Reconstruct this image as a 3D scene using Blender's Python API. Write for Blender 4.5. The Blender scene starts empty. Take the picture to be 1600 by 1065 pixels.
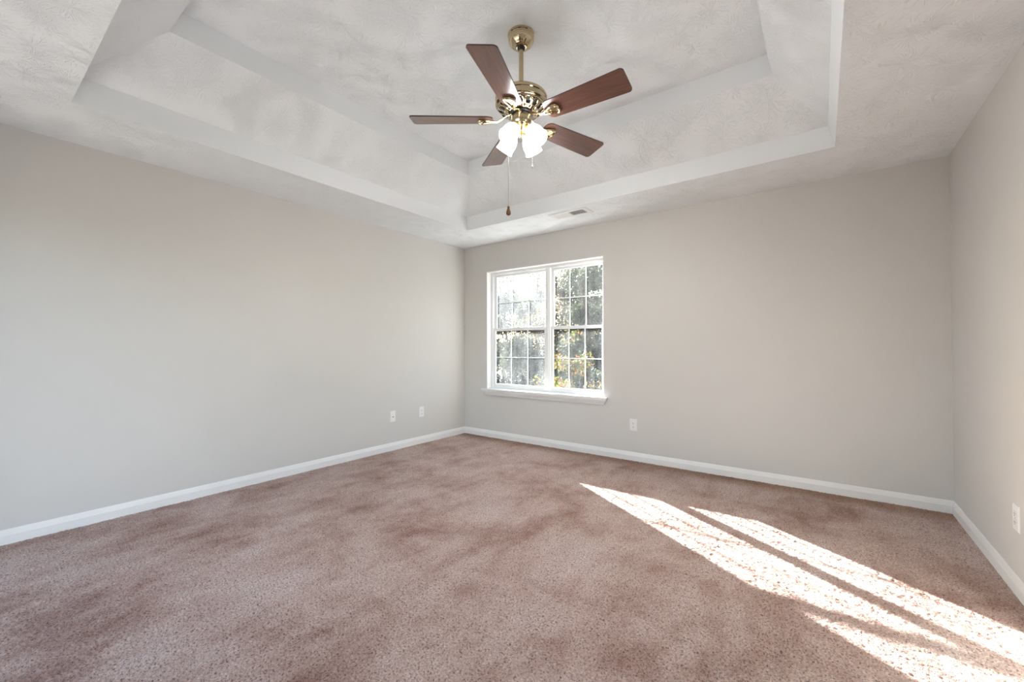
import bpy, bmesh, math, random
import numpy as np
from mathutils import Vector, Matrix

scene = bpy.context.scene
col = scene.collection
PI = math.pi
R = math.radians

# ------------------------------------------------------------------ camera
CAM = (3.8101, -4.0697, 1.1397)
yaw, pitch, roll = 0.639185, 0.013240, -0.002289
cy_, sy_ = math.cos(yaw), math.sin(yaw)
Fw = Vector((-sy_*math.cos(pitch), cy_*math.cos(pitch), math.sin(pitch)))
Rt = Vector((cy_, sy_, 0)); Up = Rt.cross(Fw)
Rt2 = Rt*math.cos(roll) + Up*math.sin(roll)
Up2 = -Rt*math.sin(roll) + Up*math.cos(roll)
cam = bpy.data.cameras.new('camera')
co = bpy.data.objects.new('camera', cam); col.objects.link(co)
co.matrix_world = Matrix(((Rt2.x, Up2.x, -Fw.x, CAM[0]), (Rt2.y, Up2.y, -Fw.y, CAM[1]), (Rt2.z, Up2.z, -Fw.z, CAM[2]), (0, 0, 0, 1)))
cam.sensor_width = 36; cam.lens = 14.667; cam.clip_start = 0.05; cam.clip_end = 200
scene.camera = co

# ------------------------------------------------------------------ world, sun, exposure
SUN_AZ = (0.8495, -0.5276)     # where the sunlight travels, seen from above
SUN_EL = R(20.0)
world = bpy.data.worlds.new('sky'); scene.world = world; world.use_nodes = True
wn = world.node_tree; wn.nodes.clear()
sky = wn.nodes.new('ShaderNodeTexSky'); sky.sky_type = 'NISHITA'; sky.sun_disc = False
sky.sun_elevation = SUN_EL
sky.sun_rotation = math.atan2(-SUN_AZ[0], -SUN_AZ[1])
sky.air_density = 1.0; sky.dust_density = 2.5; sky.ozone_density = 1.0
bgn = wn.nodes.new('ShaderNodeBackground'); bgn.inputs['Strength'].default_value = 0.46
wo = wn.nodes.new('ShaderNodeOutputWorld')
wn.links.new(sky.outputs[0], bgn.inputs[0]); wn.links.new(bgn.outputs[0], wo.inputs[0])

sun = bpy.data.lights.new('sun', 'SUN'); sun.energy = 36; sun.angle = R(0.53); sun.color = (1, 0.975, 0.95)
so = bpy.data.objects.new('sun', sun); col.objects.link(so)
sd = Vector((SUN_AZ[0]*math.cos(SUN_EL), SUN_AZ[1]*math.cos(SUN_EL), -math.sin(SUN_EL)))
so.rotation_euler = sd.to_track_quat('-Z', 'Y').to_euler(); so.location = (-8, 6, 8)

BULB = 1700.0
SHADE = 10.5
NEAR_FILL = 15.0

scene.view_settings.view_transform = 'Standard'
scene.view_settings.look = 'None'
scene.view_settings.gamma = 1.0
scene.view_settings.use_curve_mapping = False
scene.view_settings.exposure = 0.52

# ------------------------------------------------------------------ materials
def mat(name):
    m = bpy.data.materials.new(name); m.use_nodes = True
    nt = m.node_tree; b = nt.nodes['Principled BSDF']
    return m, nt, b
def N(nt, t, **kw):
    n = nt.nodes.new(t)
    for k, v in kw.items():
        if k in n.inputs: n.inputs[k].default_value = v
        else: setattr(n, k, v)
    return n
def ramp(nt, fac, stops):
    r = nt.nodes.new('ShaderNodeValToRGB')
    e = r.color_ramp.elements
    while len(e) < len(stops): e.new(0.5)
    for i, (p_, c) in enumerate(stops):
        e[i].position = p_; e[i].color = c if len(c) == 4 else (*c, 1)
    nt.links.new(fac, r.inputs[0]); return r
def math_(nt, op, a, b=None):
    n = nt.nodes.new('ShaderNodeMath'); n.operation = op
    for i, v in enumerate((a, b)):
        if v is None: continue
        if isinstance(v, (int, float)): n.inputs[i].default_value = v
        else: nt.links.new(v, n.inputs[i])
    return n.outputs[0]

def plain(name, c, rough=0.5, metal=0.0, noise=0.0, nscale=40, bump=0.0, bscale=200, spec=0.5):
    m, nt, b = mat(name)
    b.inputs['Roughness'].default_value = rough; b.inputs['Metallic'].default_value = metal
    b.inputs['Specular IOR Level'].default_value = spec
    g = N(nt, 'ShaderNodeNewGeometry')
    n = N(nt, 'ShaderNodeTexNoise', Scale=nscale, Detail=4.0)
    nt.links.new(g.outputs['Position'], n.inputs['Vector'])
    r = ramp(nt, n.outputs['Fac'], [(0.3, tuple(x*(1-noise) for x in c)), (0.7, tuple(min(1, x*(1+noise)) for x in c))])
    nt.links.new(r.outputs[0], b.inputs['Base Color'])
    if bump:
        n2 = N(nt, 'ShaderNodeTexNoise', Scale=bscale, Detail=3.0)
        nt.links.new(g.outputs['Position'], n2.inputs['Vector'])
        bp = N(nt, 'ShaderNodeBump', Strength=bump, Distance=0.001)
        nt.links.new(n2.outputs['Fac'], bp.inputs['Height']); nt.links.new(bp.outputs[0], b.inputs['Normal'])
    return m

WALL = plain('wall_paint', (0.65, 0.635, 0.612), 0.75, noise=0.012, nscale=1.5, bump=0.25, bscale=260, spec=0.3)
CEIL_S = plain('ceiling_smooth_paint', (0.875, 0.905, 0.925), 0.8, noise=0.01, nscale=2, bump=0.2, bscale=200, spec=0.2)
TRIM = plain('trim_paint', (0.84, 0.84, 0.83), 0.35, noise=0.01, nscale=5)
VINYL = plain('white_vinyl', (0.84, 0.85, 0.86), 0.35, noise=0.01, nscale=8)
PLASTIC = plain('white_plastic', (0.86, 0.85, 0.84), 0.3, noise=0.01, nscale=20)
SLOT = plain('dark_slot', (0.05, 0.045, 0.04), 0.6)
VENT_W = plain('vent_enamel', (0.80, 0.80, 0.78), 0.4, noise=0.01)
DUCT = plain('dark_duct', (0.10, 0.095, 0.09), 0.7)
BRASS = plain('polished_brass', (0.54, 0.445, 0.29), 0.09, metal=1.0, noise=0.04, nscale=30)
GOLD = plain('gold_brass', (0.80, 0.62, 0.22), 0.15, metal=1.0, noise=0.04, nscale=30)
BLACK = plain('black_rubber', (0.012, 0.012, 0.012), 0.35)
FOB = plain('wood_fob', (0.13, 0.055, 0.025), 0.3, noise=0.2, nscale=60)
CHAIN = plain('chain_metal', (0.55, 0.50, 0.42), 0.35, metal=0.8)
SOIL = plain('outdoor_ground', (0.10, 0.085, 0.05), 0.9, noise=0.4, nscale=1.2)
BARK = plain('bark', (0.11, 0.085, 0.065), 0.9, noise=0.3, nscale=12, bump=0.6, bscale=20)
GRIT = plain('dirty_weatherstrip', (0.02, 0.02, 0.018), 0.8)
SIDING = plain('exterior_siding', (0.60, 0.58, 0.54), 0.7, noise=0.03)

# ceiling with hand-stomped drywall texture: bursts of short radial brush strokes
def stomp_material():
    m, nt, b = mat('ceiling_stomped_texture')
    b.inputs['Roughness'].default_value = 0.85; b.inputs['Specular IOR Level'].default_value = 0.2
    g = N(nt, 'ShaderNodeNewGeometry')
    def layer(scale, off, freq):
        mp = N(nt, 'ShaderNodeVectorMath', operation='MULTIPLY_ADD')
        nt.links.new(g.outputs['Position'], mp.inputs[0])
        mp.inputs[1].default_value = (1, 1, 0.6); mp.inputs[2].default_value = off
        wob = N(nt, 'ShaderNodeTexNoise', Scale=9.0, Detail=2.0)
        nt.links.new(mp.outputs[0], wob.inputs['Vector'])
        wv = N(nt, 'ShaderNodeVectorMath', operation='MULTIPLY_ADD')
        nt.links.new(wob.outputs['Color'], wv.inputs[0]); wv.inputs[1].default_value = (0.05,)*3
        nt.links.new(mp.outputs[0], wv.inputs[2])
        vor = N(nt, 'ShaderNodeTexVoronoi', Scale=scale, Randomness=0.95)
        vor.voronoi_dimensions = '2D'
        nt.links.new(wv.outputs[0], vor.inputs['Vector'])
        sc = N(nt, 'ShaderNodeVectorMath', operation='SCALE'); sc.inputs['Scale'].default_value = 1.0
        nt.links.new(wv.outputs[0], sc.inputs[0])
        sub = N(nt, 'ShaderNodeVectorMath', operation='SUBTRACT')
        nt.links.new(sc.outputs[0], sub.inputs[0])
        nt.links.new(vor.outputs['Position'], sub.inputs[1])
        sp = N(nt, 'ShaderNodeSeparateXYZ'); nt.links.new(sub.outputs[0], sp.inputs[0])
        ang = math_(nt, 'ARCTAN2', sp.outputs['Y'], sp.outputs['X'])
        cmb = N(nt, 'ShaderNodeCombineXYZ')
        nt.links.new(math_(nt, 'MULTIPLY', ang, freq), cmb.inputs[0])
        nt.links.new(math_(nt, 'MULTIPLY', vor.outputs['Distance'], 5.0), cmb.inputs[1])
        cs = N(nt, 'ShaderNodeSeparateColor'); nt.links.new(vor.outputs['Color'], cs.inputs[0])
        nt.links.new(math_(nt, 'MULTIPLY', cs.outputs[0], 50.0), cmb.inputs[2])
        st = N(nt, 'ShaderNodeTexNoise', Scale=1.0, Detail=1.5, Roughness=0.6)
        nt.links.new(cmb.outputs[0], st.inputs['Vector'])
        rr = ramp(nt, st.outputs['Fac'], [(0.52, (0, 0, 0)), (0.62, (1, 1, 1))])
        fall = ramp(nt, vor.outputs['Distance'], [(0.05, (0.5,)*3), (0.25, (1, 1, 1)), (0.62, (0, 0, 0))])
        return math_(nt, 'MULTIPLY', rr.outputs[0], fall.outputs[0])
    a = layer(4.6, (0, 0, 0), 11.0)
    c = layer(5.8, (3.3, 1.7, 0), 9.0)
    hgt = math_(nt, 'MAXIMUM', a, c)
    fine = N(nt, 'ShaderNodeTexNoise', Scale=70.0, Detail=3.0)
    nt.links.new(g.outputs['Position'], fine.inputs['Vector'])
    hh = math_(nt, 'ADD', hgt, math_(nt, 'MULTIPLY', fine.outputs['Fac'], 0.35))
    bp = N(nt, 'ShaderNodeBump', Strength=0.68, Distance=0.0045)
    nt.links.new(hh, bp.inputs['Height']); nt.links.new(bp.outputs[0], b.inputs['Normal'])
    b.inputs['Base Color'].default_value = (0.875, 0.905, 0.925, 1)
    return m
STOMP = stomp_material()

def carpet_material():
    m, nt, b = mat('mauve_carpet')
    b.inputs['Roughness'].default_value = 0.95; b.inputs['Specular IOR Level'].default_value = 0.1
    b.inputs['Sheen Weight'].default_value = 0.2; b.inputs['Sheen Roughness'].default_value = 0.4
    b.inputs['Sheen Tint'].default_value = (0.9, 0.85, 0.85, 1)
    g = N(nt, 'ShaderNodeNewGeometry')
    # wide worn patches
    n1 = N(nt, 'ShaderNodeTexNoise', Scale=2.0, Detail=10.0, Roughness=0.68, Distortion=0.3)
    nt.links.new(g.outputs['Position'], n1.inputs['Vector'])
    # streaks left by vacuuming, along the room
    mp = N(nt, 'ShaderNodeMapping'); mp.inputs['Scale'].default_value = (8, 2.4, 1); mp.inputs['Rotation'].default_value = (0, 0, R(12))
    nt.links.new(g.outputs['Position'], mp.inputs['Vector'])
    n2 = N(nt, 'ShaderNodeTexNoise', Scale=1.0, Detail=5.0, Roughness=0.6)
    nt.links.new(mp.outputs[0], n2.inputs['Vector'])
    s = math_(nt, 'ADD', math_(nt, 'MULTIPLY', n1.outputs['Fac'], 0.72), math_(nt, 'MULTIPLY', n2.outputs['Fac'], 0.28))
    patch = ramp(nt, s, [(0.36, (0.295, 0.175, 0.140)), (0.44, (0.40, 0.276, 0.232)), (0.52, (0.49, 0.368, 0.320)), (0.62, (0.55, 0.445, 0.40))])
    # tufts
    n3 = N(nt, 'ShaderNodeTexNoise', Scale=125.0, Detail=4.0, Roughness=0.7)
    nt.links.new(g.outputs['Position'], n3.inputs['Vector'])
    tuft = ramp(nt, n3.outputs['Fac'], [(0.35, (0.28, 0.22, 0.20)), (0.46, (0.92, 0.90, 0.89)), (0.56, (1.08, 1.08, 1.08)), (0.68, (1.5, 1.53, 1.56))])
    mx = N(nt, 'ShaderNodeMix'); mx.data_type = 'RGBA'; mx.blend_type = 'MULTIPLY'; mx.inputs[0].default_value = 1.0
    nt.links.new(patch.outputs[0], mx.inputs[6]); nt.links.new(tuft.outputs[0], mx.inputs[7])
    # soil line and painted occlusion along the window wall's edge
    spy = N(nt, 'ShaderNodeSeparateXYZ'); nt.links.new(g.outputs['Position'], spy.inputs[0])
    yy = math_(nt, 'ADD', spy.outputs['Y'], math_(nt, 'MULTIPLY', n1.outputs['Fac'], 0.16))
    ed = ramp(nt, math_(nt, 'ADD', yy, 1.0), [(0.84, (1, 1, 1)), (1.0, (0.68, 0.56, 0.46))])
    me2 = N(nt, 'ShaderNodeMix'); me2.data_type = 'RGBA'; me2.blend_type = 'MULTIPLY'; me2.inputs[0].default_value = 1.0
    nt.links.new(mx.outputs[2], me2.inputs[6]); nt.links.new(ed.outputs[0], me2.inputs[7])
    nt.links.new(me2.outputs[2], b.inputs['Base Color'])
    n4 = N(nt, 'ShaderNodeTexNoise', Scale=260.0, Detail=3.0)
    nt.links.new(g.outputs['Position'], n4.inputs['Vector'])
    bp = N(nt, 'ShaderNodeBump', Strength=0.8, Distance=0.005)
    nt.links.new(n4.outputs['Fac'], bp.inputs['Height']); nt.links.new(bp.outputs[0], b.inputs['Normal'])
    return m
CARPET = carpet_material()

def wood_material():
    m, nt, b = mat('cherry_wood_blade')
    b.inputs['Roughness'].default_value = 0.28
    b.inputs['Coat Weight'].default_value = 0.4; b.inputs['Coat Roughness'].default_value = 0.15
    tc = N(nt, 'ShaderNodeTexCoord')
    mp = N(nt, 'ShaderNodeMapping'); mp.inputs['Scale'].default_value = (3, 34, 34)
    nt.links.new(tc.outputs['Object'], mp.inputs['Vector'])
    n = N(nt, 'ShaderNodeTexNoise', Scale=1.4, Detail=7.0, Roughness=0.62, Distortion=0.6)
    nt.links.new(mp.outputs[0], n.inputs['Vector'])
    r = ramp(nt, n.outputs['Fac'], [(0.25, (0.07, 0.027, 0.018)), (0.5, (0.125, 0.052, 0.035)), (0.75, (0.19, 0.085, 0.058))])
    nt.links.new(r.outputs[0], b.inputs['Base Color'])
    return m
WOOD = wood_material()
EDGE = plain('dark_blade_edge', (0.045, 0.013, 0.009), 0.4)

def emis(name, c, s):
    m = bpy.data.materials.new(name); m.use_nodes = True; nt = m.node_tree; nt.nodes.clear()
    e = N(nt, 'ShaderNodeEmission', Strength=s); e.inputs['Color'].default_value = (*c, 1)
    o = nt.nodes.new('ShaderNodeOutputMaterial'); nt.links.new(e.outputs[0], o.inputs[0]); return m
BULBM = emis('lit_bulb', (1, 0.985, 0.955), BULB)
def shade_material():
    m, nt, b = mat('lit_frosted_glass')
    b.inputs['Base Color'].default_value = (0.9, 0.93, 0.95, 1); b.inputs['Roughness'].default_value = 0.3
    g = N(nt, 'ShaderNodeTexCoord')
    n = N(nt, 'ShaderNodeTexNoise', Scale=14.0, Detail=3.0)
    nt.links.new(g.outputs['Object'], n.inputs['Vector'])
    r = ramp(nt, n.outputs['Fac'], [(0.3, (0.93, 0.96, 1.0)), (0.7, (1, 1, 0.99))])
    nt.links.new(r.outputs[0], b.inputs['Emission Color']); b.inputs['Emission Strength'].default_value = SHADE
    return m
SHADEM = shade_material()

def glass_material(name, dirt_lo, dirt_hi, seed):
    m = bpy.data.materials.new(name); m.use_nodes = True; nt = m.node_tree; nt.nodes.clear()
    g = N(nt, 'ShaderNodeNewGeometry')
    mp = N(nt, 'ShaderNodeMapping'); mp.inputs['Scale'].default_value = (16, 16, 2.2); mp.inputs['Location'].default_value = (seed, 0, seed)
    nt.links.new(g.outputs['Position'], mp.inputs['Vector'])
    n = N(nt, 'ShaderNodeTexNoise', Scale=1.0, Detail=6.0, Roughness=0.6, Distortion=0.4)
    nt.links.new(mp.outputs[0], n.inputs['Vector'])
    n2 = N(nt, 'ShaderNodeTexNoise', Scale=3.0, Detail=6.0, Roughness=0.7); nt.links.new(g.outputs['Position'], n2.inputs['Vector'])
    n3 = N(nt, 'ShaderNodeTexNoise', Scale=120.0, Detail=2.0); nt.links.new(g.outputs['Position'], n3.inputs['Vector'])
    s = math_(nt, 'ADD', math_(nt, 'MULTIPLY', n.outputs['Fac'], 0.5), math_(nt, 'MULTIPLY', n2.outputs['Fac'], 0.35))
    s = math_(nt, 'ADD', s, math_(nt, 'MULTIPLY', n3.outputs['Fac'], 0.15))
    r = ramp(nt, s, [(0.38, (dirt_lo,)*3), (0.64, (dirt_hi,)*3)])
    tr = N(nt, 'ShaderNodeBsdfTransparent'); tr.inputs[0].default_value = (0.97, 0.985, 0.98, 1)
    tl = N(nt, 'ShaderNodeBsdfTranslucent'); tl.inputs[0].default_value = (0.78, 0.85, 0.90, 1)
    df = N(nt, 'ShaderNodeBsdfDiffuse'); df.inputs[0].default_value = (0.75, 0.8, 0.82, 1)
    md = N(nt, 'ShaderNodeMixShader'); md.inputs[0].default_value = 0.35
    nt.links.new(tl.outputs[0], md.inputs[1]); nt.links.new(df.outputs[0], md.inputs[2])
    mx = N(nt, 'ShaderNodeMixShader'); nt.links.new(r.outputs[0], mx.inputs[0])
    nt.links.new(tr.outputs[0], mx.inputs[1]); nt.links.new(md.outputs[0], mx.inputs[2])
    gl = N(nt, 'ShaderNodeBsdfGlossy', Roughness=0.02)
    fr = N(nt, 'ShaderNodeFresnel', IOR=1.3)
    m2 = N(nt, 'ShaderNodeMixShader')
    nt.links.new(math_(nt, 'MULTIPLY', fr.outputs[0], math_(nt, 'SUBTRACT', 1.0, g.outputs['Backfacing'])), m2.inputs[0])
    nt.links.new(mx.outputs[0], m2.inputs[1]); nt.links.new(gl.outputs[0], m2.inputs[2])
    o = nt.nodes.new('ShaderNodeOutputMaterial'); nt.links.new(m2.outputs[0], o.inputs[0]); return m
GL = {(0, 1): glass_material('glass_hazy_upper', 0.03, 0.10, 3.0),
      (0, 0): glass_material('glass_streaked_lower', 0.015, 0.06, 7.7),
      (1, 1): glass_material('glass_clear_upper', 0.010, 0.035, 12.3),
      (1, 0): glass_material('glass_clear_lower', 0.004, 0.035, 21.1)}

# ------------------------------------------------------------------ mesh helpers
def finish(bm, name, m, parent=None, smooth=False, bevel=0.0, seg=2):
    me = bpy.data.meshes.new(name)
    bmesh.ops.recalc_face_normals(bm, faces=bm.faces)
    bm.to_mesh(me); bm.free()
    for x in (m if isinstance(m, (list, tuple)) else [m]): me.materials.append(x)
    o = bpy.data.objects.new(name, me); col.objects.link(o)
    if smooth:
        for p_ in me.polygons: p_.use_smooth = True
        me.set_sharp_from_angle(angle=R(40))
    if bevel:
        md = o.modifiers.new('bevel', 'BEVEL'); md.width = bevel; md.segments = seg; md.limit_method = 'ANGLE'; md.angle_limit = R(40)
    if parent is not None: o.parent = parent
    return o
def box(bm, x0, x1, y0, y1, z0, z1, mi=0):
    v = [bm.verts.new(c) for c in ((x0, y0, z0), (x1, y0, z0), (x1, y1, z0), (x0, y1, z0), (x0, y0, z1), (x1, y0, z1), (x1, y1, z1), (x0, y1, z1))]
    fs = [(0, 3, 2, 1), (4, 5, 6, 7), (0, 1, 5, 4), (1, 2, 6, 5), (2, 3, 7, 6), (3, 0, 4, 7)]
    out = []
    for f in fs:
        fa = bm.faces.new([v[i] for i in f]); fa.material_index = mi; out.append(fa)
    return v
def quad(bm, pts, mi=0):
    f = bm.faces.new([bm.verts.new(p_) for p_ in pts]); f.material_index = mi; return f
def prism(bm, prof, origin, U, V, W, L, mi=0):
    """profile (u,v) swept by W*L from origin"""
    o = Vector(origin); U = Vector(U); V = Vector(V); W = Vector(W)
    a = [bm.verts.new(o+U*u+V*v) for u, v in prof]; b = [bm.verts.new(o+U*u+V*v+W*L) for u, v in prof]
    n = len(prof)
    for i in range(n):
        f = bm.faces.new((a[i], a[(i+1) % n], b[(i+1) % n], b[i])); f.material_index = mi
    bm.faces.new(a[::-1]); bm.faces.new(b)
def lathe(bm, prof, n=48, M=Matrix(), cap=True, mi=0):
    rings = []
    for r, z in prof:
        if r < 1e-6: rings.append([bm.verts.new(M @ Vector((0, 0, z)))])
        else: rings.append([bm.verts.new(M @ Vector((r*math.cos(2*PI*i/n), r*math.sin(2*PI*i/n), z))) for i in range(n)])
    for a, b in zip(rings, rings[1:]):
        for i in range(n):
            j = (i+1) % n
            if len(a) == 1 and len(b) == 1: continue
            if len(a) == 1: f = bm.faces.new((a[0], b[j], b[i]))
            elif len(b) == 1: f = bm.faces.new((a[i], a[j], b[0]))
            else: f = bm.faces.new((a[i], a[j], b[j], b[i]))
            f.material_index = mi
    if cap:
        for r_ in (rings[0], rings[-1]):
            if len(r_) > 1: bm.faces.new(r_)
def tube(bm, pts, rad, n=10, closed=False):
    pts = [Vector(q) for q in pts]; rings = []
    m = len(pts); up = Vector((0, 0, 1))
    for i, q in enumerate(pts):
        if closed: t = (pts[(i+1) % m]-pts[i-1]).normalized()
        else: t = (pts[min(i+1, m-1)]-pts[max(i-1, 0)]).normalized()
        a = t.cross(up)
        if a.length < 1e-3: a = t.cross(Vector((1, 0, 0)))
        a.normalize(); b = t.cross(a)
        rr = rad[i] if isinstance(rad, (list, tuple)) else rad
        rings.append([bm.verts.new(q+(a*math.cos(2*PI*k/n)+b*math.sin(2*PI*k/n))*rr) for k in range(n)])
    pr = list(zip(rings, rings[1:]))
    if closed: pr.append((rings[-1], rings[0]))
    for A, B in pr:
        for k in range(n): bm.faces.new((A[k], A[(k+1) % n], B[(k+1) % n], B[k]))
    if not closed: bm.faces.new(rings[0][::-1]); bm.faces.new(rings[-1])
def empty(name, loc, rz=0.0):
    o = bpy.data.objects.new(name, None); col.objects.link(o); o.location = loc; o.rotation_euler = (0, 0, rz)
    o.empty_display_size = 0.05; return o
def tag(o, label=None, cat=None, group=None, kind=None):
    if label: o['label'] = label
    if cat: o['category'] = cat
    if group: o['group'] = group
    if kind: o['kind'] = kind
    return o
def struct(bm, name, m, **kw):
    o = finish(bm, name, m, **kw); o['kind'] = 'structure'; return o

# ------------------------------------------------------------------ room shell
W, D, H = 4.5189, 4.33, 2.44
T = 0.16
WX0, WX1, WZ0, WZ1 = 0.385, 1.980, 0.600, 2.090       # window in the back wall
# unseen window in the right wall and wide near-wall opening, both added for daylight
SX0, SX1, SZ0, SZ1 = -3.62, -2.62, 0.60, 2.09
DX0, DX1, DZ1 = 0.35, 3.15, 2.05

def wall_with_hole(name, along, a0, a1, n0, n1, hole, z1=3.2):
    """box wall along axis 'x' or 'y' from a0..a1, thickness n0..n1, rectangular hole"""
    bm = bmesh.new(); h0, h1, hz0, hz1 = hole
    def bx(p0, p1, z0, z1_):
        if p1-p0 < 1e-4 or z1_-z0 < 1e-4: return
        if along == 'x': box(bm, p0, p1, n0, n1, z0, z1_)
        else: box(bm, n0, n1, p0, p1, z0, z1_)
    bx(a0, h0, -0.1, z1); bx(h1, a1, -0.1, z1); bx(h0, h1, -0.1, hz0); bx(h0, h1, hz1, z1)
    return struct(bm, name, WALL)
wall_with_hole('wall_back', 'x', -T, W+T, 0, T, (WX0, WX1, WZ0, WZ1))
wall_with_hole('wall_right', 'y', -D-T, 0, W, W+T, (SX0, SX1, SZ0, SZ1))
wall_with_hole('wall_near', 'x', -T, W+T, -D-T, -D, (DX0, DX1, 0.0, DZ1))
bm = bmesh.new(); box(bm, -T, 0, -D-T, 0, -0.1, 3.2); struct(bm, 'wall_left', WALL)

# tray ceiling: soffit, first riser, sloping band, second riser, top
bm = bmesh.new()
lv = [((0, W, -D, 0), 2.44), ((0.63, 3.89, -3.70, -0.63), 2.44), ((0.63, 3.856, -3.70, -0.63), 2.59),
      ((0.97, 3.572, -3.375, -0.975), 2.86), ((0.972, 3.545, -3.372, -0.98), 3.0)]
mis = [0, 1, 0, 1]
rings = []
for (x0, x1, y0, y1), z in lv:
    rings.append([bm.verts.new(c) for c in ((x0, y0, z), (x1, y0, z), (x1, y1, z), (x0, y1, z))])
for A, B, mi in zip(rings, rings[1:], mis):
    for i in range(4):
        f = bm.faces.new((A[i], A[(i+1) % 4], B[(i+1) % 4], B[i])); f.material_index = mi
bm.faces.new(rings[-1])
bmesh.ops.recalc_face_normals(bm, faces=bm.faces)
me = bpy.data.meshes.new('ceiling'); bm.to_mesh(me); bm.free()
me.materials.append(STOMP); me.materials.append(CEIL_S)
ce = bpy.data.objects.new('ceiling', me); col.objects.link(ce); ce['kind'] = 'structure'
bm = bmesh.new(); box(bm, -T, W+T, -D-T, T, 3.2, 3.3); struct(bm, 'ceiling_2', CEIL_S)

# carpeted floor: one dense mesh whose tufts are real relief
rng = np.random.default_rng(4)
def floor_mesh():
    st = 0.0055
    nx = int(W/st)+1; ny = int(D/st)+1
    xs = np.linspace(0, W, nx); ys = np.linspace(-D, 0, ny)
    X, Y = np.meshgrid(xs, ys)
    def vnoise(cell):
        gx, gy = int(W/cell)+3, int(D/cell)+3
        g = rng.random((gy, gx)); u = X/cell; v = (Y+D)/cell
        i = np.floor(u).astype(int); j = np.floor(v).astype(int); fu = u-i; fv = v-j
        fu = fu*fu*(3-2*fu); fv = fv*fv*(3-2*fv)
        return (g[j, i]*(1-fu)+g[j, i+1]*fu)*(1-fv)+(g[j+1, i]*(1-fu)+g[j+1, i+1]*fu)*fv
    Z = 0.0045*(vnoise(0.0115)-0.5) + 0.0060*(rng.random(X.shape)-0.5) + 0.003*(vnoise(0.16)-0.5) + 0.0015*(vnoise(0.05)-0.5)
    # dents where furniture feet stood
    for px, py in ((1.02, -1.93), (1.42, -2.08), (1.75, -1.82), (0.72, -1.85), (2.3, -2.6)):
        d2 = (X-px)**2+(Y-py)**2; Z -= 0.010*np.exp(-d2/(2*0.012**2))
    edge = np.minimum.reduce([X, W-X, -Y, Y+D]); Z *= np.clip(edge/0.02, 0.3, 1)
    V = np.stack([X, Y, Z], -1).reshape(-1, 3).astype(np.float32)
    idx = np.arange(nx*ny).reshape(ny, nx)
    q = np.stack([idx[:-1, :-1], idx[:-1, 1:], idx[1:, 1:], idx[1:, :-1]], -1).reshape(-1, 4)
    me = bpy.data.meshes.new('floor')
    me.vertices.add(len(V)); me.vertices.foreach_set('co', V.ravel())
    me.loops.add(q.size); me.loops.foreach_set('vertex_index', q.ravel().astype(np.int32))
    me.polygons.add(len(q)); me.polygons.foreach_set('loop_start', np.arange(0, q.size, 4, dtype=np.int32))
    me.polygons.foreach_set('use_smooth', np.ones(len(q), bool))
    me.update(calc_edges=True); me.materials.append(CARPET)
    return me
fo = bpy.data.objects.new('floor', floor_mesh()); col.objects.link(fo); fo['kind'] = 'structure'

# baseboards
BP = [(0, -0.02), (0.012, -0.02), (0.012, 0.052), (0.0105, 0.056), (0.0075, 0.070), (0.0045, 0.082), (0.003, 0.086), (0, 0.086)]
def base(name, spans):
    bm = bmesh.new()
    for o_, U_, W_, L_ in spans: prism(bm, BP, o_, U_, (0, 0, 1), W_, L_)
    struct(bm, name, TRIM)
base('baseboard_left', [((0, -D, 0), (1, 0, 0), (0, 1, 0), D)])
base('baseboard_back', [((0, 0, 0), (0, -1, 0), (1, 0, 0), W)])
base('baseboard_right', [((W, -D, 0), (-1, 0, 0), (0, 1, 0), D)])
base('baseboard_near', [((0, -D, 0), (0, 1, 0), (1, 0, 0), DX0-0.06), ((DX1+0.06, -D, 0), (0, 1, 0), (1, 0, 0), W-DX1-0.06)])

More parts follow.
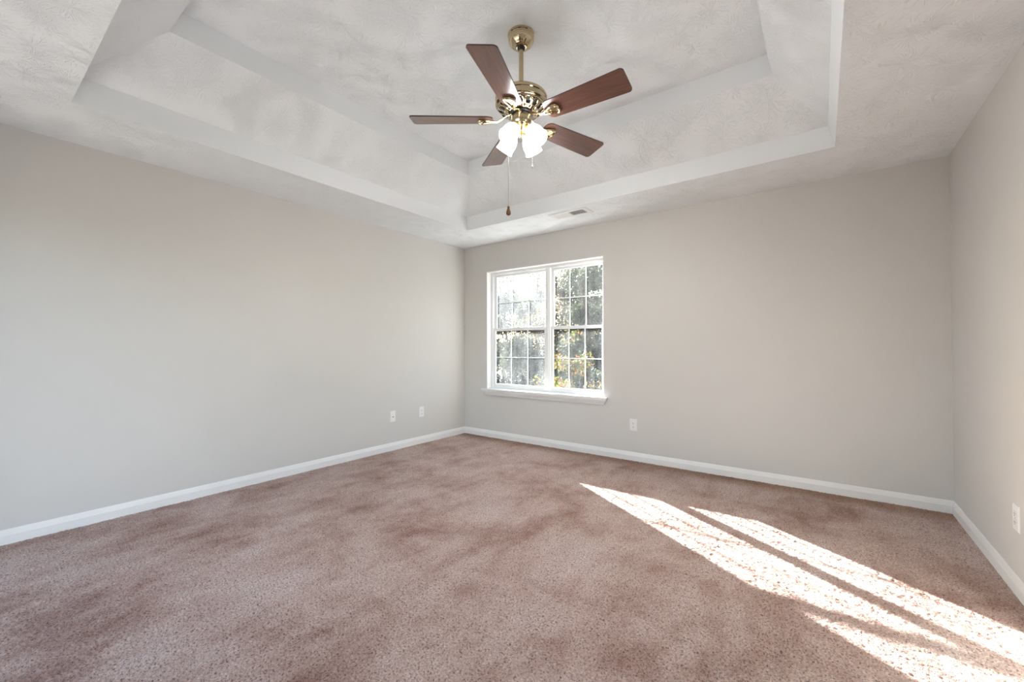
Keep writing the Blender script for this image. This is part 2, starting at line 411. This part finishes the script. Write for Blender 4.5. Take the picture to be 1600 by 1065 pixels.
# ------------------------------------------------------------------ windows
def window(name, M, w, z0, z1, depth=0.08, mats=GL, stool=True):
    """built in a local frame: x along the wall, y outwards, origin at the sill's left inner corner"""
    root = empty(name, (0, 0, 0)); root.matrix_world = M; root['kind'] = 'structure'
    h = z1-z0
    def add(bm, n, m, par=root, bevel=0.0):
        o = finish(bm, n, m, parent=par, bevel=bevel); return o
    t = 0.006   # painted lining of the opening
    bm = bmesh.new()
    box(bm, 0, t, 0, T, 0, h); box(bm, w-t, w, 0, T, 0, h); box(bm, t, w-t, 0, T, h-t, h); box(bm, t, w-t, 0, T, 0, t)
    add(bm, 'jamb_lining', TRIM)
    fw = 0.030; mull = 0.056; y0, y1 = depth, depth+0.075
    bm = bmesh.new()
    box(bm, t, t+fw, y0, y1, t, h-t); box(bm, w-t-fw, w-t, y0, y1, t, h-t)
    box(bm, t+fw, w-t-fw, y0, y1, h-t-fw, h-t); box(bm, t+fw, w-t-fw, y0, y1, t, t+0.026)
    add(bm, 'window_frame', VINYL, bevel=0.002)
    bm = bmesh.new(); cx = w/2+0.052 if stool else w/2
    cx = 0.865*w/1.595 if stool else w/2
    box(bm, cx-mull/2, cx+mull/2, y0-0.004, y1, t+0.024, h-t-0.026)
    box(bm, cx-0.008, cx+0.008, y0-0.010, y0-0.004, t+0.03, h-t-0.03)
    add(bm, 'mullion', VINYL, bevel=0.002)
    zm = 1.352-z0
    for side, (a, b) in enumerate(((t+fw, cx-mull/2), (cx+mull/2, w-t-fw))):
        for up in (0, 1):
            ya = y0+0.010 if not up else y0+0.040
            yb = ya+0.028
            za, zb = (t+0.026, zm+0.020) if not up else (zm-0.018, h-t-fw)
            st, rb, rt = 0.030, (0.036 if not up else 0.034), (0.034 if not up else 0.028)
            bm = bmesh.new()
            box(bm, a, a+st, ya, yb, za, zb); box(bm, b-st, b, ya, yb, za, zb)
            box(bm, a+st, b-st, ya, yb, za, za+rb); box(bm, a+st, b-st, ya, yb, zb-rt, zb)
            s = add(bm, 'sash', VINYL, bevel=0.002)
            gx0, gx1, gz0, gz1 = a+st, b-st, za+rb, zb-rt; ym = (ya+yb)/2
            bm = bmesh.new(); q = 0.0065
            for k in (1, 2):
                xc = gx0+(gx1-gx0)*k/3; box(bm, xc-q, xc+q, ym-0.004, ym+0.004, gz0, gz1)
            zc = (gz0+gz1)/2
            for k in range(3):
                xa = gx0+(gx1-gx0)*k/3+(q if k else 0); xb = gx0+(gx1-gx0)*(k+1)/3-(q if k < 2 else 0)
                box(bm, xa, xb, ym-0.004, ym+0.004, zc-q, zc+q)
            g_ = add(bm, 'muntin_grid', VINYL, par=s)
            bm = bmesh.new(); box(bm, gx0, gx1, ym-0.0095, ym-0.0065, gz0, gz1)
            add(bm, 'glass_pane', mats[(side, up)], par=s)
            if not up and stool:
                bm = bmesh.new(); rr = random.Random(side+3); x = gx0
                while x < gx1-0.01:
                    dx = rr.uniform(0.02, 0.06); hh = rr.choice((0.010, 0.014, 0.020, 0.028)); box(bm, x, min(x+dx, gx1), yb+0.002, yb+0.006, gz1-hh, gz1+0.01); x += dx
                add(bm, 'weatherstrip', GRIT, par=s)
                # latch on the meeting rail
                bm = bmesh.new(); xm = (a+b)/2; box(bm, xm-0.02, xm+0.02, ya-0.006, ya+0.016, zb, zb+0.010)
                add(bm, 'sash_lock', VINYL, par=s, bevel=0.003)
    # sill board with a moulded apron under it
    if stool:
        bm = bmesh.new()
        box(bm, -0.055, w+0.045, -0.052, 0.0, -0.006, 0.010)
        box(bm, t, w-t, 0.0, depth, 0.002, 0.010)
        prof = [(0, -0.006), (0.046, -0.006), (0.046, -0.016), (0.040, -0.030), (0.028, -0.048), (0.020, -0.060), (0.020, -0.068), (0, -0.068)]
        U0, L0 = -0.050, w+0.090
        # returned ends: taper in towards the bottom
        a = [bm.verts.new((U0+max(0, (-0.006-v)*0.62), -u, v)) for u, v in prof]
        b = [bm.verts.new((U0+L0-max(0, (-0.006-v)*0.62), -u, v)) for u, v in prof]
        n = len(prof)
        for i in range(n): bm.faces.new((a[i], a[(i+1) % n], b[(i+1) % n], b[i]))
        bm.faces.new(a[::-1]); bm.faces.new(b)
        add(bm, 'window_stool', TRIM, bevel=0.0015)
    return root
window('window_1', Matrix.Translation((WX0, 0, WZ0)), WX1-WX0, WZ0, WZ1)
# added window out of view, same sashes in the right wall, for more daylight
M2 = Matrix.Translation((W, SX1, SZ0)) @ Matrix.Rotation(-PI/2, 4, 'Z')
window('added_window', M2, SX1-SX0, SZ0, SZ1, mats={k: GL[(1, 0)] for k in GL}, stool=False)

# helper for fill lamps behind the camera
def area(name, loc, rot, sx, sy, e, c=(1, 1, 1)):
    l = bpy.data.lights.new(name, 'AREA'); l.shape = 'RECTANGLE'; l.size = sx; l.size_y = sy; l.energy = e; l.color = c
    o = bpy.data.objects.new(name, l); col.objects.link(o); o.location = loc; o.rotation_euler = rot; return o
# added fill lamp, unseen, tilted up into the room through the added opening
area('near_fill_light', ((DX0+DX1)/2, -D-T-0.55, 0.15), (R(140), 0, 0), 2.7, 0.9, NEAR_FILL, (1, 0.98, 0.94))

# unseen deck added outside that opening
bm = bmesh.new(); box(bm, -1.2, W+1.0, -D-T-2.6, -D-T, -0.22, -0.10)
d_ = finish(bm, 'deck', plain('deck_boards', (0.20, 0.175, 0.145), 0.7, noise=0.1, nscale=6)); d_['kind'] = 'structure'

# ------------------------------------------------------------------ ceiling fan
FX, FY, FZ = 2.385, -2.055, 3.0
fan = empty('ceiling_fan', (FX, FY, FZ))
tag(fan, 'brass five-blade ceiling fan with cherry wood blades and four lit frosted shades', 'ceiling fan')
def fp(bm, n, m, par=fan, **kw): return finish(bm, n, m, parent=par, **kw)
bm = bmesh.new()
lathe(bm, [(0, 0), (0.078, 0), (0.080, -0.004), (0.080, -0.012), (0.075, -0.016), (0.074, -0.022), (0.077, -0.026), (0.076, -0.040), (0.068, -0.056), (0.055, -0.068), (0.052, -0.071), (0.050, -0.069), (0.046, -0.075), (0.036, -0.080), (0.026, -0.081)])
fp(bm, 'canopy', BRASS, smooth=True)
bm = bmesh.new(); lathe(bm, [(0, -0.068), (0.018, -0.070), (0.024, -0.078), (0.024, -0.086), (0.017, -0.096), (0.010, -0.099), (0, -0.099)], 32)
fp(bm, 'hanger_ball', BLACK, smooth=True)
bm = bmesh.new(); lathe(bm, [(0.0145, -0.090), (0.0145, -0.345)], 24); fp(bm, 'downrod', BRASS, smooth=True)
bm = bmesh.new()
lathe(bm, [(0, -0.318), (0.022, -0.318), (0.026, -0.330), (0.030, -0.340), (0.060, -0.346), (0.110, -0.356), (0.140, -0.366), (0.152, -0.376),
           (0.155, -0.382), (0.155, -0.394), (0.151, -0.398), (0.151, -0.416), (0.154, -0.420), (0.154, -0.428), (0.148, -0.434), (0.142, -0.436)], 64)
fp(bm, 'motor_housing', BRASS, smooth=True)
# pierced bowl below the motor: polished ring with openings, dark drum behind
bm = bmesh.new(); n = 80
prof = [(0.142, -0.436), (0.136, -0.446), (0.122, -0.458), (0.104, -0.466), (0.094, -0.468), (0.082, -0.472), (0.074, -0.478)]
rg = [[bm.verts.new((r*math.cos(2*PI*i/n), r*math.sin(2*PI*i/n), z)) for i in range(n)] for r, z in prof]
for k, (A, B) in enumerate(zip(rg, rg[1:])):
    for i in range(n):
        j = (i+1) % n
        if k in (1, 2) and (i % 5) in ((1, 2) if k == 1 else (1, 2, 3)) : continue
        if k == 4 and (i % 5) == 0: continue
        bm.faces.new((A[i], A[j], B[j], B[i]))
vr = fp(bm, 'vented_bowl', BRASS, smooth=True)
md = vr.modifiers.new('thickness', 'SOLIDIFY'); md.thickness = 0.002; md.offset = 1
bm = bmesh.new(); lathe(bm, [(0.130, -0.432), (0.118, -0.445), (0.090, -0.458), (0.060, -0.462), (0, -0.462)], 48); fp(bm, 'motor_core', SLOT, smooth=True)
bm = bmesh.new(); lathe(bm, [(0, -0.462), (0.070, -0.464), (0.073, -0.470), (0.073, -0.484), (0.068, -0.489), (0, -0.489)], 48); fp(bm, 'flywheel', BLACK, smooth=True)
bm = bmesh.new()
lathe(bm, [(0, -0.486), (0.050, -0.488), (0.060, -0.492), (0.063, -0.500), (0.063, -0.528), (0.060, -0.536), (0.054, -0.541), (0.052, -0.548), (0.044, -0.553), (0, -0.553)], 48)
fp(bm, 'switch_housing', BRASS, smooth=True)
bm = bmesh.new()
lathe(bm, [(0, -0.550), (0.046, -0.552), (0.048, -0.558), (0.040, -0.568), (0.028, -0.574), (0.020, -0.584), (0.014, -0.590), (0.014, -0.600), (0.017, -0.606), (0.012, -0.612), (0.008, -0.618), (0, -0.620)], 36)
fp(bm, 'light_fitter', GOLD, smooth=True)

# blades and their irons
BZ, BR0, BR1, BPITCH, BA = -0.513, 0.165, 0.652, -0.2328, 217.07
def blade_outline():
    pts = []
    def arc(cx, cy, r, a0, a1, n=7):
        for i in range(n+1):
            a = R(a0+(a1-a0)*i/n); pts.append((cx+r*math.cos(a), cy+r*math.sin(a)))
    wr, wt = 0.066, 0.080
    arc(BR1-0.022, wt-0.022, 0.022, 80, 0); arc(BR1-0.022, -wt+0.022, 0.022, 0, -80)
    arc(BR0+0.045, -wr+0.042, 0.042, -95, -175); arc(BR0+0.045, wr-0.042, 0.042, 175, 95)
    return pts
def blade_mesh():
    bm = bmesh.new(); o = blade_outline(); th = 0.006
    a = [bm.verts.new((x, y, -th/2)) for x, y in o]; b = [bm.verts.new((x, y, th/2)) for x, y in o]
    bm.faces.new(a); bm.faces.new(b[::-1]); n = len(o)
    for i in range(n):
        f = bm.faces.new((a[i], a[(i+1) % n], b[(i+1) % n], b[i])); f.material_index = 1
    return bm
blade0 = fp(blade_mesh(), 'blade', [WOOD, EDGE])
def iron_mesh():
    bm = bmesh.new()
    # neck running from the flywheel down and out under the blade, then a flared hollow paddle
    st = [(0.060, 0.015, 0.028, 0.008), (0.085, 0.013, 0.020, 0.008), (0.110, 0.0105, 0.006, 0.009), (0.140, 0.0095, -0.010, 0.010), (0.168, 0.011, -0.013, 0.010)]
    rings = []
    for x, hw, z, th in st:
        n = 12
        rings.append([bm.verts.new((x, hw*math.cos(2*PI*k/n), z+th*0.75*math.sin(2*PI*k/n))) for k in range(n)])
    for A, B in zip(rings, rings[1:]):
        for k in range(12): bm.faces.new((A[k], A[(k+1) % 12], B[(k+1) % 12], B[k]))
    bm.faces.new(rings[0][::-1]); bm.faces.new(rings[-1])
    loop = [(0.160, -0.006), (0.182, -0.013), (0.205, -0.024), (0.228, -0.031), (0.246, -0.028), (0.254, -0.012), (0.252, 0.0), (0.254, 0.012), (0.246, 0.028), (0.228, 0.031), (0.205, 0.024), (0.182, 0.013), (0.160, 0.006)]
    tube(bm, [(x, y, -0.012) for x, y in loop], 0.0068, 8, closed=True)
    lo = [bm.verts.new((x, y, -0.0105)) for x, y in loop]; hi = [bm.verts.new((x, y, -0.0035)) for x, y in loop]
    bm.faces.new(lo); bm.faces.new(hi[::-1])
    for i in range(len(loop)): j = (i+1) % len(loop); bm.faces.new((lo[i], lo[j], hi[j], hi[i]))
    for sx, sy in ((0.238, 0.014), (0.238, -0.014), (0.205, 0.0)):
        lathe(bm, [(0, -0.0145), (0.003, -0.014), (0.0042, -0.012), (0.0042, -0.009)], 10, Matrix.Translation((sx, sy, 0)))
    return bm
iron0 = fp(iron_mesh(), 'blade_iron', BRASS, smooth=True)
for k in range(5):
    an = R(BA+72*k)
    for src in (blade0, iron0):
        o = src if k == 0 else src.copy()
        if k: col.objects.link(o); o.parent = fan
        o.location = (0, 0, BZ); o.rotation_euler = (BPITCH, 0, an)

# light kit: four arms with sockets, shades and bulbs
TILT = R(42)     # shade axis from straight down
arm0 = None
def shade_bm():
    bm = bmesh.new()
    outer = [(0.016, 0.0), (0.020, -0.004), (0.034, -0.014), (0.046, -0.030), (0.0525, -0.050), (0.0545, -0.070), (0.0535, -0.088), (0.0550, -0.104), (0.058, -0.116)]
    outer = [(r*0.91, z) for r, z in outer]
    inner = [(r-0.0025, z) for r, z in outer[::-1]]
    lathe(bm, outer+inner+[outer[0]], 40, cap=False)
    bmesh.ops.remove_doubles(bm, verts=bm.verts, dist=1e-5)
    return bm
def bulb_bm():
    bm = bmesh.new()
    lathe(bm, [(0, -0.010), (0.012, -0.012), (0.014, -0.028), (0.020, -0.044), (0.023, -0.060), (0.021, -0.074), (0.014, -0.084), (0, -0.087)], 24); return bm
NR, NZ = 0.056, -0.578       # neck of the shade: radius from the axis, height
for k in range(4):
    az = R(358.5-90*k)
    if k == 0:
        bm = bmesh.new(); tube(bm, [(0.030, 0, -0.562), (0.040, 0, -0.560), (0.047, 0, -0.565), (0.057, 0, -0.573)], [0.007, 0.007, 0.0075, 0.009], 12)
        lathe(bm, [(0, 0.010), (0.012, 0.010), (0.018, 0.004), (0.0195, -0.006), (0.0185, -0.010), (0, -0.010)], 24, Matrix.Translation((NR, 0, NZ)) @ Matrix.Rotation(-TILT, 4, 'Y'))
        arm0 = fp(bm, 'light_arm', GOLD, smooth=True)
        sh0 = fp(shade_bm(), 'lamp_shade', SHADEM, smooth=True)
        bu0 = finish(bulb_bm(), 'bulb', BULBM, parent=sh0, smooth=True)
        arm, sh = arm0, sh0
    else:
        arm = arm0.copy(); sh = sh0.copy(); bu = bu0.copy()
        for o in (arm, sh, bu): col.objects.link(o)
        arm.parent = fan; sh.parent = fan; bu.parent = sh
    arm.rotation_euler = (0, 0, az)
    Ms = Matrix.Rotation(az, 4, 'Z') @ Matrix.Translation((NR, 0, NZ)) @ Matrix.Rotation(-TILT, 4, 'Y')
    sh.matrix_local = Ms
# pull chains
def chain(x, y, z0, z1, fobbed):
    bm = bmesh.new(); tube(bm, [(x, y, z0), (x, y, z1)], 0.0011, 6)
    nb = int((z0-z1)/0.012)
    for i in range(nb):
        zz = z0-(i+0.5)*0.012; bmesh.ops.create_icosphere(bm, subdivisions=1, radius=0.0019, matrix=Matrix.Translation((x, y, zz)))
    c = fp(bm, 'pull_chain', CHAIN)
    bm = bmesh.new()
    if fobbed: lathe(bm, [(0, 0.004), (0.006, 0.003), (0.008, -0.004), (0.007, -0.010), (0.011, -0.020), (0.0145, -0.034), (0.0135, -0.044), (0.007, -0.050), (0, -0.051)], 20, Matrix.Translation((x, y, z1)))
    else: lathe(bm, [(0, 0.003), (0.003, 0.0), (0.0048, -0.010), (0.003, -0.016), (0, -0.018)], 14, Matrix.Translation((x, y, z1)))
    finish(bm, 'fob', FOB if fobbed else CHAIN, parent=c, smooth=True)
chain(2.3234-FX, -2.1016-FY, -0.53, 1.968-FZ, True)
chain(2.4398-FX, -2.0184-FY, -0.53, 2.215-FZ, False)

# ------------------------------------------------------------------ ceiling vent
vent = empty('air_vent', (1.845, -0.462, 2.44))
tag(vent, 'white two-way air register set in the ceiling border above the window', 'air vent')
bm = bmesh.new(); hx, hy = 0.205, 0.092; ix, iy = 0.160, 0.056
for a in ((-hx, hx, iy, hy), (-hx, hx, -hy, -iy), (-hx, -ix, -iy, iy), (ix, hx, -iy, iy), (-0.006, 0.006, -iy, iy)):
    box(bm, a[0], a[1], a[2], a[3], -0.007, 0.0)
finish(bm, 'face_plate', VENT_W, parent=vent, bevel=0.002)
bm = bmesh.new(); box(bm, -ix, ix, -iy, iy, -0.0006, -0.0001); finish(bm, 'duct_opening', DUCT, parent=vent)
for side in (-1, 1):
    ns = 11
    for i in range(ns):
        xc = side*(0.006+(ix-0.006)*(i+0.5)/ns); an = -R(38)*side; s = 0.0055
        bm = bmesh.new(); cs, sn = math.cos(an), math.sin(an)
        pr = [(-s*cs, -s*sn*0.5), (s*cs, s*sn*0.5), (s*cs, s*sn*0.5-0.0012), (-s*cs, -s*sn*0.5-0.0012)]
        prism(bm, pr, (xc, -iy, -0.0040), (1, 0, 0), (0, 0, 1), (0, 1, 0), 2*iy)
        finish(bm, 'louver', VENT_W, parent=vent)

# ------------------------------------------------------------------ wall plates
def plate(name, loc, rz, label, cat, kind, group=None):
    """local frame: x to the right, y out of the wall into the room is -y"""
    r = empty(name, loc, rz); tag(r, label, cat, group)
    hw, hh, d = 0.037, 0.060, 0.006
    bm = bmesh.new()
    a = [bm.verts.new(c) for c in ((-hw, 0, -hh), (hw, 0, -hh), (hw, 0, hh), (-hw, 0, hh))]
    k = 0.004
    b = [bm.verts.new(c) for c in ((-hw, -0.002, -hh), (hw, -0.002, -hh), (hw, -0.002, hh), (-hw, -0.002, hh))]
    c = [bm.verts.new(c) for c in ((-hw+k, -d, -hh+k), (hw-k, -d, -hh+k), (hw-k, -d, hh-k), (-hw+k, -d, hh-k))]
    for A, B in ((a, b), (b, c)):
        for i in range(4): bm.faces.new((A[i], A[(i+1) % 4], B[(i+1) % 4], B[i]))
    bm.faces.new(a); bm.faces.new(c)
    finish(bm, 'wall_plate', PLASTIC, parent=r)
    def cyl(bm, x, z, rad, y0, y1, n=16): lathe(bm, [(0, 0), (rad, 0), (rad, y0-y1), (0, y0-y1)], n, Matrix.Translation((x, y0, z)) @ Matrix.Rotation(PI/2, 4, 'X'))
    if kind == 'duplex':
        for zc in (0.0195, -0.0195):
            bm = bmesh.new(); pts = []
            for i in range(28):
                t_ = 2*PI*i/28; pts.append((0.0172*math.cos(t_), max(-0.0135, min(0.0135, 0.0172*math.sin(t_)))))
            lo = [bm.verts.new((x, -d, zc+z)) for x, z in pts]; hi = [bm.verts.new((x, -d-0.0022, zc+z)) for x, z in pts]
            for i in range(28): j = (i+1) % 28; bm.faces.new((lo[i], lo[j], hi[j], hi[i]))
            bm.faces.new(hi); bm.faces.new(lo)
            s = finish(bm, 'socket', PLASTIC, parent=r)
            bm = bmesh.new(); y = -d-0.0026
            box(bm, -0.0075, -0.0050, y, y+0.0006, zc-0.0035, zc+0.0055); box(bm, 0.0050, 0.0075, y, y+0.0006, zc-0.0030, zc+0.0045)
            cyl(bm, 0, zc-0.0085, 0.0026, y, y+0.0006)
            finish(bm, 'slots', SLOT, parent=s)
        bm = bmesh.new(); cyl(bm, 0, 0, 0.0028, -d-0.001, -d+0.001); finish(bm, 'screw', CHAIN, parent=r)
    elif kind == 'coax':
        bm = bmesh.new(); cyl(bm, 0, -0.004, 0.0065, -d-0.008, -d+0.001); cyl(bm, 0, -0.004, 0.0045, -d-0.014, -d-0.008)
        finish(bm, 'jack', CHAIN, parent=r)
        for z in (0.045, -0.045):
            bm = bmesh.new(); cyl(bm, 0, z, 0.0025, -d-0.0008, -d+0.001); finish(bm, 'screw', PLASTIC, parent=r)
    return r
plate('power_outlet', (2.292, 0, 0.356), 0, 'white double power outlet on the window wall, right of the window', 'power outlet', 'duplex')
plate('coax_outlet', (0, -1.154, 0.372), PI/2, 'white wall plate with a round centre jack, farther from the corner on the left wall', 'wall plate', 'coax')
plate('power_outlet', (0, -0.742, 0.370), PI/2, 'white double outlet on the left wall, nearer the room corner', 'power outlet', 'duplex')
plate('power_outlet', (W, -1.150, 0.349), -PI/2, 'white double outlet on the right wall at the photo edge', 'power outlet', 'duplex')

# ------------------------------------------------------------------ outdoors
bm = bmesh.new(); box(bm, -40, 30, -40, 45, -3.6, -3.3); g = finish(bm, 'yard_ground', SOIL); g['kind'] = 'structure'
PALE = plain('pale_bounce', (0.62, 0.61, 0.58), 0.8, noise=0.06, nscale=3)
bm = bmesh.new(); box(bm, -10, 12, 0.3, 7.2, -3.3, -3.25); g = finish(bm, 'bounce_slab', PALE); g['kind'] = 'structure'  # unseen pale slab, added to bounce sunlight up through the window onto the ceiling

def leaf_material(name, cols):
    m, nt, b = mat(name)
    oi = N(nt, 'ShaderNodeNewGeometry')
    e = ramp(nt, oi.outputs['Random Per Island'], [(i/max(1, len(cols)-1), c) for i, c in enumerate(cols)])
    nt.links.new(e.outputs[0], b.inputs['Base Color']); b.inputs['Roughness'].default_value = 0.6
    tl = N(nt, 'ShaderNodeBsdfTranslucent'); nt.links.new(e.outputs[0], tl.inputs[0])
    mx = N(nt, 'ShaderNodeMixShader'); mx.inputs[0].default_value = 0.35
    out = nt.nodes['Material Output']
    nt.links.new(b.outputs[0], mx.inputs[1]); nt.links.new(tl.outputs[0], mx.inputs[2]); nt.links.new(mx.outputs[0], out.inputs[0])
    return m
LG = leaf_material('grey_green_leaves', [(0.034, 0.042, 0.026), (0.074, 0.086, 0.052), (0.114, 0.114, 0.070), (0.056, 0.070, 0.044)])
LD = leaf_material('dark_evergreen_leaves', [(0.008, 0.010, 0.008), (0.017, 0.022, 0.017), (0.022, 0.026, 0.021)])
LA = leaf_material('autumn_leaves', [(0.084, 0.117, 0.033), (0.117, 0.132, 0.048), (0.101, 0.139, 0.024), (0.200, 0.189, 0.031), (0.288, 0.125, 0.031), (0.282, 0.077, 0.037), (0.139, 0.163, 0.037)])
LT = leaf_material('tan_autumn_leaves', [(0.097, 0.073, 0.037), (0.146, 0.087, 0.044), (0.078, 0.073, 0.037), (0.136, 0.116, 0.068)])

def foliage_mesh(clumps, n, size, seed):
    rg_ = np.random.default_rng(seed)
    c = np.array([k[:3] for k in clumps]); r = np.array([k[3] for k in clumps]); pr = r**2/np.sum(r**2)
    i = rg_.choice(len(clumps), n, p=pr)
    d = rg_.normal(size=(n, 3)); d /= np.linalg.norm(d, axis=1)[:, None]
    P = c[i]+d*(r[i]*rg_.random(n)**0.45)[:, None]
    a = rg_.normal(size=(n, 3)); a /= np.linalg.norm(a, axis=1)[:, None]
    b = np.cross(a, rg_.normal(size=(n, 3))); b /= np.linalg.norm(b, axis=1)[:, None]
    s = size*rg_.uniform(0.6, 1.25, n)[:, None]
    V = np.stack([P-a*s, P-b*s*0.45, P+a*s, P+b*s*0.45], 1).reshape(-1, 3).astype(np.float32)
    me = bpy.data.meshes.new('foliage'); me.vertices.add(4*n); me.vertices.foreach_set('co', V.ravel())
    me.loops.add(4*n); me.loops.foreach_set('vertex_index', np.arange(4*n, dtype=np.int32))
    me.polygons.add(n); me.polygons.foreach_set('loop_start', np.arange(0, 4*n, 4, dtype=np.int32)); me.update(calc_edges=True)
    return me
GZ = -3.3
def tree(name, x, y, h, spread, m, label, n=9000, size=0.06, seed=0, low=0.25, cat='tree', group='trees beyond the window'):
    rr = random.Random(seed); root = empty(name, (x, y, GZ)); tag(root, label, cat, group)
    tips = []
    bm = bmesh.new(); pts = [(0, 0, 0)]; nn = 7
    for i in range(1, nn+1): pts.append((rr.uniform(-.08, .08)*i*0.5, rr.uniform(-.08, .08)*i*0.5, h*0.92*i/nn))
    tube(bm, pts, [0.16*(1-0.11*i)*h/8 for i in range(nn+1)], 8)
    clumps = []
    for k in range(26):
        f = rr.uniform(low, 0.95); base_ = Vector(pts[int(f*nn)]); az = rr.uniform(0, 2*PI); L = spread*rr.uniform(0.35, 1.0)*math.sin(PI*min(1, max(0.15, (f-low)/(1-low)*0.85+0.12)))
        tip = base_+Vector((math.cos(az)*L, math.sin(az)*L, L*rr.uniform(0.1, 0.5)))
        tube(bm, [base_, (base_+tip)/2+Vector((0, 0, 0.05*L)), tip], [0.035, 0.022, 0.008], 5)
        for q in range(3):
            pnt = base_.lerp(tip, 0.5+0.25*q); clumps.append((pnt.x, pnt.y, pnt.z, spread*rr.uniform(0.16, 0.30)))
    clumps.append((0, 0, h*0.95, spread*0.3))
    finish(bm, 'trunk', BARK, parent=root, smooth=True)
    me = foliage_mesh(clumps, n, size, seed); me.materials.append(m)
    f = bpy.data.objects.new('foliage', me); col.objects.link(f); f.parent = root
    return root
def K(k, y): return CAM[0]-k*(y-CAM[1])
tree('broadleaf_tree', K(.495, 9.0), 9.0, 10.0, 2.3, LG, 'grey-green leafy tree filling the upper right window panes', 36000, 0.055, 1)
tree('autumn_tree', K(.545, 4.9), 4.9, 5.0, 0.95, LA, 'small tree with yellow, orange and green leaves seen through the right half of the window', 4200, 0.042, 2, low=0.45)
tree('evergreen_shrub', K(.645, 11.4), 11.4, 4.7, 1.7, LD, 'dark evergreen seen low behind the middle post of the window', 16000, 0.055, 5, low=0.05)
tree('evergreen_shrub', K(.83, 7.4), 7.4, 4.2, 1.35, LD, 'dark evergreen seen low through the left half of the window', 16000, 0.05, 6, low=0.05)
tree('evergreen_shrub', K(.45, 16.8), 16.8, 5.2, 1.9, LD, 'dark evergreen seen low through the right half of the window', 16000, 0.06, 7, low=0.05)
tree('tan_tree', K(.565, 18.6), 18.6, 9.6, 2.9, LT, 'tan-leaved tree standing behind the evergreens in the middle of the window', 22000, 0.09, 3)
tree('hazy_tree', K(.77, 12.8), 12.8, 8.2, 2.3, LG, 'pale hazy tree seen through the upper left panes', 11000, 0.09, 4)
for (k_, y_, h_, s_, m_, n_) in ((.90, 18, 7.6, 2.4, LT, 9), (.655, 23.8, 10.5, 3.2, LG, 10), (.49, 24, 11.0, 2.8, LG, 11)):
    tree('distant_tree', K(k_, y_), y_, h_, s_, m_, 'tall distant tree in the woods behind the nearer trees', 12000, 0.13, n_, group='distant woods beyond the window')
# wooded rise behind the trees
bm = bmesh.new(); nxh, nyh = 60, 14; rr = random.Random(9); grid = []
for j in range(nyh):
    row = []
    for i in range(nxh):
        x = -52+i*1.4; y = 27+j*1.3; f = math.sin(PI*min(1, j/(nyh-3))*0.5)
        row.append(bm.verts.new((x, y, GZ-0.1+f*(4.4+0.7*math.sin(x*0.31)+0.5*math.sin(x*0.83+1))+rr.uniform(0, .5)*f)))
    grid.append(row)
for j in range(nyh-1):
    for i in range(nxh-1): bm.faces.new((grid[j][i], grid[j][i+1], grid[j+1][i+1], grid[j+1][i]))
HILL = plain('wooded_hill', (0.022, 0.026, 0.019), 0.95, noise=0.5, nscale=1.6)
h_ = finish(bm, 'hillside', HILL, smooth=True); h_['kind'] = 'structure'
